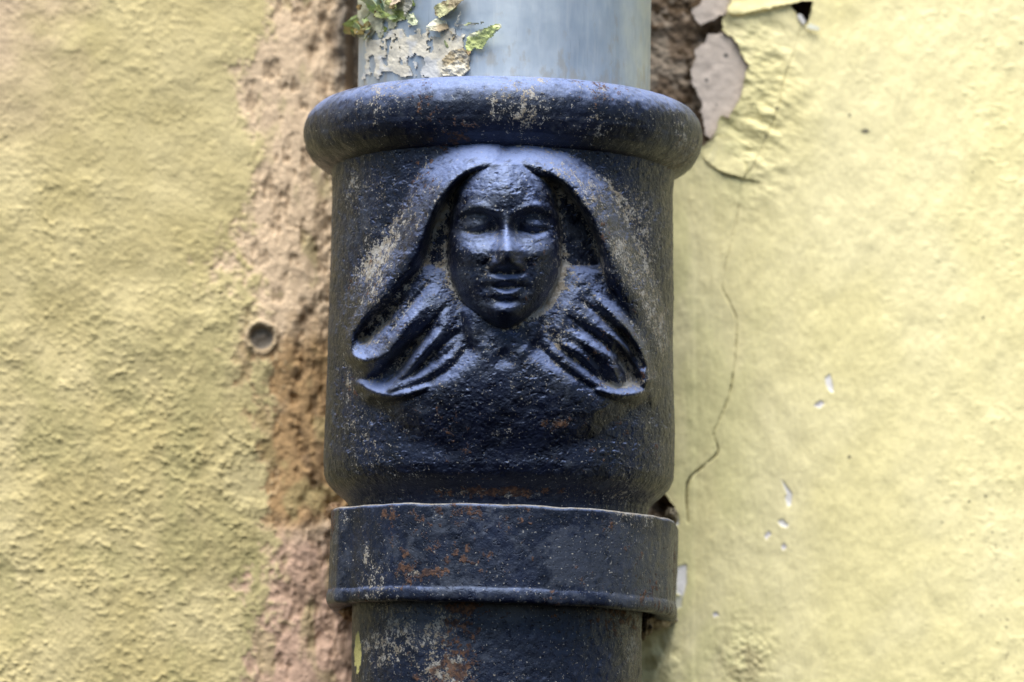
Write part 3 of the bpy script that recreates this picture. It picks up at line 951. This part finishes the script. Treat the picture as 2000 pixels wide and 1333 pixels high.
def wall_base():
    u = graded(-20, 740, -900, 1230, 2.0, 20)
    u = np.r_[u[u < 740], np.arange(740, 1200, 12.0), np.arange(1200, 1480, 3.0), np.arange(1480, 1620, 4.0), np.arange(1620, 2960, 30.0)]
    v = graded(-20, 1350, -700, 2000, 2.0, 20)
    V, U = np.meshgrid(v, u, indexing='ij')
    left = ss(760, 700, U)
    near = ss(390, 620, U + 110 * fbm(U / 150, V / 170, None, 4, 31))          # bare render beside the pipe
    lump = fbm(U / 13, V / 11, None, 2, 32)
    lump2 = fbm(U / 26, V / 22, None, 3, 33) * ss(-0.25, 0.35, fbm(U / 110, V / 90, None, 3, 133))
    dens = 0.40 + 0.6 * ss(150, 950, V) + 0.4 * fbm(U / 150, V / 150, None, 2, 36)
    nm = ss(0.30, 0.68, near + 0.34 * fbm(U / 30, V / 34, None, 4, 49) + 0.26 * fbm(U / 9, V / 9, None, 3, 149))
    H = 7 * fbm(U / 130, V / 130, None, 3, 30) + 3.5 * (1 - nm) * left
    st = 9 * np.maximum(lump - 0.1, 0) + 10 * np.maximum(lump2, 0) + 2.4 * fbm(U / 7, V / 7, None, 2, 34) + 7 * ss(0.22, 0.6, fbm(U / 9, V / 8, None, 2, 134)) * ss(-0.3, 0.4, fbm(U / 80, V / 80, None, 3, 135))
    H = H + 0.44 * dens * st * (1 - 0.6 * near)
    # crumbling render near the pipe: vertical scars
    scar = fbm(U / 22, V / 60, None, 4, 37)
    H = H + near * (2.6 * scar + 1.9 * fbm(U / 9, V / 12, None, 3, 38))
    gap = ss(585, 650, U + 24 * fbm(U / 60, V / 50, None, 3, 39) + 30 * ss(230, 0, V) - 10)
    H = H - gap * left * (10 + 14 * np.maximum(fbm(U / 26, V / 40, None, 3, 41), -0.2))
    crev = np.maximum(fbm(U / 18, V / 34, None, 3, 42) - 0.12, 0) * near * left
    H = H - 14 * crev
    d, s, t = polydist(U, V, [(596, 596), (585, 700), (575, 790), (590, 870), (610, 930), (640, 985)])
    H = H - 16 * np.exp(-(d / 11) ** 2) * (0.5 + 0.9 * fbm(U / 20, V / 20, None, 2, 43))
    H = H - 9 * gauss(U, V, 545, 860, 55, 130) * left
    # dark grey mortar lump up beside the pipe
    up = ss(640, 672, U + 10 * fbm(U / 24, V / 24, None, 3, 55)) * ss(200, 150, V)
    H = H + left * up * (8 + 16 * fbm(U / 22, V / 30, None, 3, 56)) - left * 80 * ss(672, 690, U) * ss(215, 175, V)
    # drilled hole with a raised lip
    rr = np.hypot(U - 511, (V - 660) / 0.98)
    H = H + 6 * np.exp(-((rr - 29) / 6) ** 2) - 13 * ss(25, 17, rr)
    # right: broken masonry behind the paint coat
    rgt = ss(1180, 1260, U)
    Hr = -20 + 13 * fbm(U / 40, V / 40, None, 4, 44) + 5 * fbm(U / 10, V / 10, None, 3, 45)
    Hr = Hr - 30 * gauss(U, V, 1385, 60, 26, 26) - 26 * gauss(U, V, 1356, 195, 16, 60)
    Hr = Hr - 90 * gauss(U, V, 1566, 20, 30, 30) - 40 * gauss(U, V, 1296, 985, 16, 18)
    H = H * (1 - rgt) + Hr * rgt
    P = on_wall(U, V, H)
    # colours: paint, bare render, stains
    yel = np.array([0.48, 0.40, 0.19])
    yel2 = np.array([0.58, 0.49, 0.26])
    pnk = np.array([0.66, 0.50, 0.335])
    ros = np.array([0.57, 0.38, 0.28])
    och = np.array([0.38, 0.23, 0.095])
    brn = np.array([0.16, 0.105, 0.06])
    gry = np.array([0.25, 0.215, 0.175])
    olv = np.array([0.39, 0.34, 0.16])
    def mixc(c, k, w):
        w = np.clip(w, 0, 1)[..., None]
        return c * (1 - w) + k * w
    c = np.ones(U.shape + (3,)) * yel
    c = mixc(c, yel2, 0.5 + 0.9 * fbm(U / 120, V / 120, None, 4, 46))
    c = mixc(c, olv, 0.75 * ss(0.0, 0.5, fbm(U / 70, V / 110, None, 4, 47)) * ss(300, 900, V))
    c = mixc(c, pnk * 0.9, 0.95 * ss(230, 0, U + 80 * fbm(U / 60, V / 60, None, 3, 48)) * ss(380, 40, V))
    c = mixc(c, pnk, nm)
    c = mixc(c, och, nm * 1.0 * ss(0.25, 0.75, ss(540, 800, V) * ss(1120, 920, V) + 0.55 * fbm(U / 60, V / 80, None, 4, 50)) * 0.85)
    c = mixc(c, ros, nm * ss(1000, 1090, V + 30 * fbm(U / 40, V / 40, None, 3, 51)) * 0.9)
    c = mixc(c, brn, ss(0.08, 0.3, crev) * 0.4)
    c = mixc(c, brn * 1.3, 0.55 * nm * left * ss(0.05, 0.45, fbm(U / 16, V / 80, None, 4, 150)) * ss(540, 640, U))
    c = mixc(c, olv, 0.5 * nm * left * ss(0.1, 0.5, fbm(U / 40, V / 70 + 9, None, 3, 151)))
    c = mixc(c, brn, 0.7 * np.exp(-(d / 13) ** 2) * ss(-0.2, 0.2, fbm(U / 16, V / 16, None, 3, 52)))
    c = mixc(c, olv, 0.7 * gauss(U, V, 440, 1030, 40, 60) * left)
    c = mixc(c, gry * 0.7, up * left * 0.9)
    c = mixc(c, np.array([0.45, 0.36, 0.24]), np.exp(-((rr - 28) / 8) ** 2) * 0.6)
    c = mixc(c, gry, ss(26, 20, rr))
    cr = np.ones(U.shape + (3,)) * np.array([0.20, 0.145, 0.10])
    cr = mixc(cr, np.array([0.36, 0.29, 0.22]), ss(-0.1, 0.3, fbm(U / 22, V / 26, None, 4, 53)))
    cr = mixc(cr, brn * 0.6, ss(0.1, 0.4, fbm(U / 16, V / 16, None, 4, 54)))
    c = mixc(c, cr, rgt)
    A = np.concatenate([c, np.ones(U.shape + (1,))], -1)
    m = tag(mesh_obj('stucco', P.reshape(-1, 3), grid_faces(*U.shape), M_STUCCO, wall, {'tint': A.reshape(-1, 4)}), 'rough weathered ochre stucco and bare render')
    return m
wall_base()

# yellow paint coat on the right with a broken edge beside the pipe
Z6 = 1 / 3.175
def z6(pts):
    return [(1250 + a * Z6, b * Z6) for a, b in pts]
HOLE = z6([(-400, -900), (520, -900), (540, -100), (560, 20), (530, 60), (540, 92), (508, 112), (506, 190), (522, 208), (572, 240), (604, 292), (650, 385), (668, 408), (650, 462), (622, 600), (585, 660), (545, 735), (492, 712), (476, 800), (440, 868), (415, 890), (330, 940), (200, 980), (-400, 1000)])
HOLE2 = [(1543, 10), (1562, 4), (1586, 2), (1584, 22), (1576, 46), (1568, 44), (1556, 26)]
HOLE3 = [(1262, 962), (1294, 958), (1312, 984), (1322, 1000), (1310, 1014), (1262, 1020)]
CRACK = [(1470, 330), (1448, 360), (1440, 420), (1416, 520), (1410, 560), (1424, 590), (1437, 620), (1438, 660), (1433, 720), (1424, 770), (1405, 820), (1393, 848), (1401, 870), (1399, 888), (1372, 912), (1346, 936), (1340, 970), (1343, 1020)]
CRACK2 = [(1562, 60), (1548, 110), (1530, 160), (1520, 210), (1498, 268), (1478, 310), (1470, 330)]
# white marks where the yellow has been knocked off
Z8 = 770 / 1481
def z8(pts):
    return [(1230 + a * Z8, 640 + b * Z8) for a, b in pts]
WHITE, LILAC = (0.84, 0.81, 0.78), (0.74, 0.70, 0.72)
CHIPS = [([(568, 570), (582, 585), (612, 625), (606, 668), (592, 672), (584, 640), (590, 625)], WHITE),
         ([(554, 728), (572, 720), (598, 742), (588, 752), (570, 746)], WHITE),
         ([(732, 190), (752, 174), (764, 215), (766, 244), (750, 238), (736, 212)], WHITE),
         ([(690, 294), (716, 274), (734, 284), (714, 304)], LILAC),
         ([(506, 782), (522, 762), (532, 776), (512, 798)], LILAC),
         ([(568, 824), (582, 808), (590, 826), (576, 838)], LILAC),
         ([(310, 1074), (328, 1068), (334, 1082), (316, 1088)], LILAC),
         ([(176, 900), (214, 890), (214, 960), (200, 1010), (176, 1000)], WHITE),
         ([(170, 1015), (198, 1005), (194, 1050), (170, 1062)], (0.72, 0.70, 0.56)),
         ([(150, 690), (182, 702), (186, 745), (160, 740)], (0.50, 0.50, 0.50))]
def paint_coat():
    u = np.r_[np.arange(1225, 1660, 1.8), np.arange(1660, 2030, 3.0), np.arange(2030, 2960, 20.0)]
    v = np.r_[np.arange(-700, -10, 15.0), np.arange(-10, 480, 2.0), np.arange(480, 1345, 2.4), np.arange(1345, 2010, 15.0)]
    V, U = np.meshgrid(v, u, indexing='ij')
    jag = 3.0 * fbm(U / 10, V / 10, None, 3, 60)
    h1 = poly_sd(U, V, HOLE) + jag
    h2 = poly_sd(U, V, HOLE2) + 0.6 * jag
    h3 = poly_sd(U, V, HOLE3) + jag
    cut = (h1 > 0) | (h2 > 0) | (h3 > 0)
    H = 2 * fbm(U / 160, V / 160, None, 2, 61) + 1.7 * fbm(U / 34, V / 46, None, 3, 62) + 0.7 * fbm(U / 9, V / 34, None, 3, 63)
    nub = np.maximum(fbm(U / 13, V / 13, None, 2, 64) - 0.22, 0) * ss(-0.3, 0.3, fbm(U / 120, V / 120, None, 2, 65))
    H += 2.5 * nub * (0.35 + 0.6 * ss(1700, 1950, U))
    wr = gauss(U, V, 1478, 200, 75, 170)
    wr = np.maximum(wr, 0.7 * gauss(U, V, 1450, 60, 60, 60))
    H += wr * (9 * fbm((U + 0.7 * V) / 42, (V - 0.5 * U) / 22, None, 3, 66) + 4)
    H += 7 * np.exp(np.minimum(h1, 0) / 14)                               # lifted lip at the broken edge
    H += 4 * np.exp(np.minimum(h2, 0) / 10)
    # thick vertical brush edge beside the pipe
    H += 3.0 * ss(1362, 1350, U + 3 * fbm(V / 60, U / 60, None, 2, 67)) * ss(420, 560, V)
    # step where an upper skin of paint ends
    stp = polydist(U, V, [(1372, 312), (1395, 328), (1425, 342), (1455, 350)])
    H += 5 * np.exp(-(stp[0] / 30) ** 2) * (stp[1] < 0) * ss(0.0, 0.1, stp[2])
    stain = gauss(U, V, 1455, 1290, 52, 72)
    H += stain * (7 * np.maximum(fbm(U / 20, V / 20, None, 3, 68), 0) + 3 * fbm(U / 9, V / 9, None, 2, 69))
    H += 8 * gauss(U, V, 1300, 1290, 30, 60) * fbm(U / 24, V / 24, None, 3, 76)
    d1, _, t1 = polydist(U, V, CRACK)
    d2, _, t2 = polydist(U, V, CRACK2)
    wob = 0.5 + 0.9 * ss(-0.5, 0.5, fbm(U / 30, V / 30, None, 2, 77))
    k1 = np.exp(-((d1 + 0.8 * fbm(U / 5, V / 5, None, 2, 177)) / (1.1 + 0.7 * ss(0.55, 1, t1))) ** 2) * wob * (0.38 + 0.6 * ss(0.3, 0.6, t1))
    k2 = np.exp(-(d2 / 1.6) ** 2) * wob * 0.4
    H -= 7 * np.maximum(k1, k2)
    chip_w = []
    for pts, cc in CHIPS:
        pp = np.array(z8(pts))
        w = np.zeros(U.shape)
        sel = (U > pp[:, 0].min() - 8) & (U < pp[:, 0].max() + 8) & (V > pp[:, 1].min() - 8) & (V < pp[:, 1].max() + 8)
        w[sel] = ss(-0.8, 1.0, poly_sd(U[sel], V[sel], z8(pts)) + 0.8 * fbm(U[sel] / 5, V[sel] / 5, None, 2, 180))
        chip_w.append((w, cc))
        H -= 2.5 * w
    P = on_wall(U, V, H)
    y1, y2, y3 = np.array([0.79, 0.70, 0.36]), np.array([0.84, 0.75, 0.425]), np.array([0.75, 0.69, 0.345])
    def mixc(c, k, w):
        w = np.clip(w, 0, 1)[..., None]
        return c * (1 - w) + k * w
    c = np.ones(U.shape + (3,)) * y1
    c = mixc(c, y2, 0.5 + 1.2 * fbm(U / 150, V / 210, None, 4, 70))
    c = mixc(c, y3, 0.7 * ss(1560, 1380, U) * ss(-0.3, 0.3, fbm(U / 60, V / 160, None, 3, 71)))
    c = mixc(c, np.array([0.44, 0.37, 0.20]), 0.75 * stain * ss(-0.35, 0.25, fbm(U / 30, V / 40, None, 4, 72)))
    c = mixc(c, np.array([0.34, 0.27, 0.10]), 0.8 * gauss(U, V, 1275, 1290, 26, 70) * ss(-0.3, 0.3, fbm(U / 18, V / 22, None, 4, 73)))
    c = mixc(c, np.array([0.34, 0.30, 0.13]), 0.6 * gauss(U, V, 1278, 1225, 18, 24))
    c = mixc(c, np.array([0.10, 0.085, 0.05]), np.maximum(k1, k2) * 0.9)
    for (su, sv, r) in [(1690, 257, 7), (1659, 226, 4), (1920, 621, 4), (1659, 893, 5), (1893, 980, 4), (1518, 213, 5), (1496, 268, 5), (1900, 337, 3), (1842, 1296, 3), (1938, 1040, 3), (1965, 1225, 3), (1995, 85, 4), (1840, 1020, 3), (1925, 970, 4)]:
        c = mixc(c, np.array([0.07, 0.065, 0.05]), 0.9 * ss(r, r * 0.4, np.hypot((U - su) * (0.6 if su == 1690 else 1), V - sv)))
    for w, cc in chip_w:
        c = mixc(c, np.array(cc), w)
    spk = fbm(U / 7, V / 7, None, 2, 74)
    c = mixc(c, np.array([0.30, 0.25, 0.14]), ss(0.55, 0.72, spk) * ss(1830, 1960, U) * ss(820, 980, V) * 0.7)
    A = np.concatenate([c, np.ones(U.shape + (1,))], -1)
    keep = ~cut
    cell = keep[:-1, :-1] & keep[1:, :-1] & keep[:-1, 1:] & keep[1:, 1:]
    n, m = U.shape
    F = grid_faces(n, m, cell)
    # edge walls of the coat: rim of the holes and the left end
    nb = np.pad(cell, 1)
    idx = lambda i, j: i * m + j
    W = []
    ii, jj = np.nonzero(cell)
    for di, dj, a, b in ((0, -1, (1, 0), (0, 0)), (0, 1, (0, 1), (1, 1)), (-1, 0, (0, 0), (0, 1)), (1, 0, (1, 1), (1, 0))):
        s = ~nb[ii + 1 + di, jj + 1 + dj]
        i, j = ii[s], jj[s]
        A0, B0 = idx(i + a[0], j + a[1]), idx(i + b[0], j + b[1])
        W.append(np.stack([A0, B0, B0 + n * m, A0 + n * m], -1))
    W = np.concatenate(W)
    Pb = on_wall(U, V, H - 9)
    F = np.concatenate([F, W])
    A2 = A.copy()
    A2[..., :3] = A2[..., :3] * 0.5 + np.array([0.30, 0.27, 0.22]) * 0.5
    o = mesh_obj('paint_coat', np.concatenate([P.reshape(-1, 3), Pb.reshape(-1, 3)]), F, M_PAINT, wall,
                 {'tint': np.concatenate([A.reshape(-1, 4), A2.reshape(-1, 4)])})
    tag(o, 'smooth pale yellow paint coat, cracked and broken away beside the pipe')
paint_coat()

def wflake(name, pts, tint, lift, **k):
    return sheet(name, pts, on_wall, M_FLAKE, wall, tint, lift, origin=wall_o, **k)
UNDER = (0.60, 0.51, 0.44)
g1 = z6([(415, 215), (500, 200), (590, 225), (660, 290), (710, 400), (690, 470), (660, 600), (620, 690), (560, 745), (500, 720), (490, 800), (440, 870), (405, 840), (395, 780), (370, 690), (385, 640), (350, 580), (320, 520), (312, 430), (340, 360), (330, 310), (400, 260)])
def und(U, V):
    T = flat_tint(UNDER, 0.05, 80)(U, V)
    for su, sv, r in ((1418, 108, 6), (1380, 157, 5), (1400, 205, 2.5)):
        w = ss(r, r * 0.4, np.hypot(U - su, V - sv))[..., None]
        T[..., :3] = T[..., :3] * (1 - w) + 0.05 * w
    return T
wflake('undercoat_patch', g1, und, lambda U, V: -4 + 7 * ss(1400, 1355, U) + 1.5 * fbm(U / 20, V / 20, None, 2, 81), thick=5, step=2.5, jag=2.5, seed=81)
wflake('undercoat_patch', z6([(310, 70), (370, 20), (400, -60), (620, -60), (600, 40), (560, 80), (510, 98), (430, 140), (370, 162), (340, 130)]),
       flat_tint(UNDER, 0.06, 82), lambda U, V: -2 + 10 * ss(1400, 1350, U) + 1.5 * fbm(U / 20, V / 20, None, 2, 83), thick=5, step=2.5, jag=2.5, seed=83)
YT = (0.80, 0.715, 0.38)
# loose yellow skin rolling over at the top, and chips round the dark hole
wflake('paint_flake', z6([(530, 60), (570, 20), (700, 10), (880, -40), (990, -60), (985, 20), (840, 55), (760, 70), (660, 95), (590, 105), (545, 92)]), flat_tint(YT, 0.05, 84),
       lambda U, V: 9 + 9 * ss(-5, 30, V) + 1.5 * fbm(U / 20, V / 20, None, 2, 85), thick=3, step=2.5, jag=1.5, seed=85)
wflake('paint_flake', z6([(965, 95), (1000, 90), (1030, 140), (1010, 165), (985, 130)]), flat_tint((0.62, 0.60, 0.58), 0.05, 86), lambda U, V: 7 + 0.15 * (U - 1560), thick=3, step=1.6, jag=1, seed=86)
wflake('paint_flake', z6([(1020, 175), (1050, 150), (1110, 175), (1115, 200), (1060, 195)]), flat_tint((0.74, 0.74, 0.60), 0.05, 87), lambda U, V: 12 + 0.2 * (U - 1580), thick=3, step=1.6, jag=1, seed=87)
# skin of paint that ends in a fold below the rim
wflake('paint_flake', z6([(380, 960), (420, 900), (470, 850), (560, 840), (640, 960), (665, 1060), (640, 1110), (560, 1090), (480, 1060), (420, 1015)]), flat_tint(YT, 0.05, 88),
       lambda U, V: 5 + 6 * ss(300, 345, V) + 1.2 * fbm(U / 20, V / 20, None, 2, 89), thick=4, step=2.5, jag=1.5, seed=88)
# crumbs of old mortar squeezed between strap and wall
def mortar(cu, cv, depth, ru, rv, seed, tint):
    a = np.linspace(0, math.pi, 40)
    b = np.linspace(0, 2 * math.pi, 72)
    Aa, Bb = np.meshgrid(a, b, indexing='ij')
    x, y, z = np.sin(Aa) * np.cos(Bb), np.sin(Aa) * np.sin(Bb), np.cos(Aa)
    n = 1 + 0.45 * fbm(x * 2 + seed, y * 2, z * 2, 4, seed)
    X0, Z0 = pix_to_plane(cu, cv, (WALL - depth) * PX)
    P = np.stack([X0 + x * n * ru * PX, (WALL - depth) * PX + y * n * depth * 1.1 * PX, Z0 + z * n * rv * PX], -1)
    P[:, -1] = P[:, 0]
    k = fbm(x * 4, y * 4, z * 4, 3, seed + 5)
    T = np.array(tint) * (1 + 0.5 * k[..., None])
    T = np.clip(np.concatenate([T, np.ones(k.shape + (1,))], -1), 0.02, 1)
    o = mesh_obj('mortar_lump', P.reshape(-1, 3), grid_faces(40, 72), M_STUCCO, wall, {'tint': T.reshape(-1, 4)})
    return o
mortar(1285, 1205, 120, 36, 20, 3, (0.38, 0.33, 0.27))
mortar(1258, 1222, 160, 16, 24, 4, (0.20, 0.16, 0.12))
mortar(1312, 1010, 60, 12, 18, 6, (0.22, 0.19, 0.14))
mortar(684, 1195, 140, 20, 20, 7, (0.30, 0.20, 0.13))
mortar(655, 1000, 60, 16, 16, 8, (0.34, 0.22, 0.13))
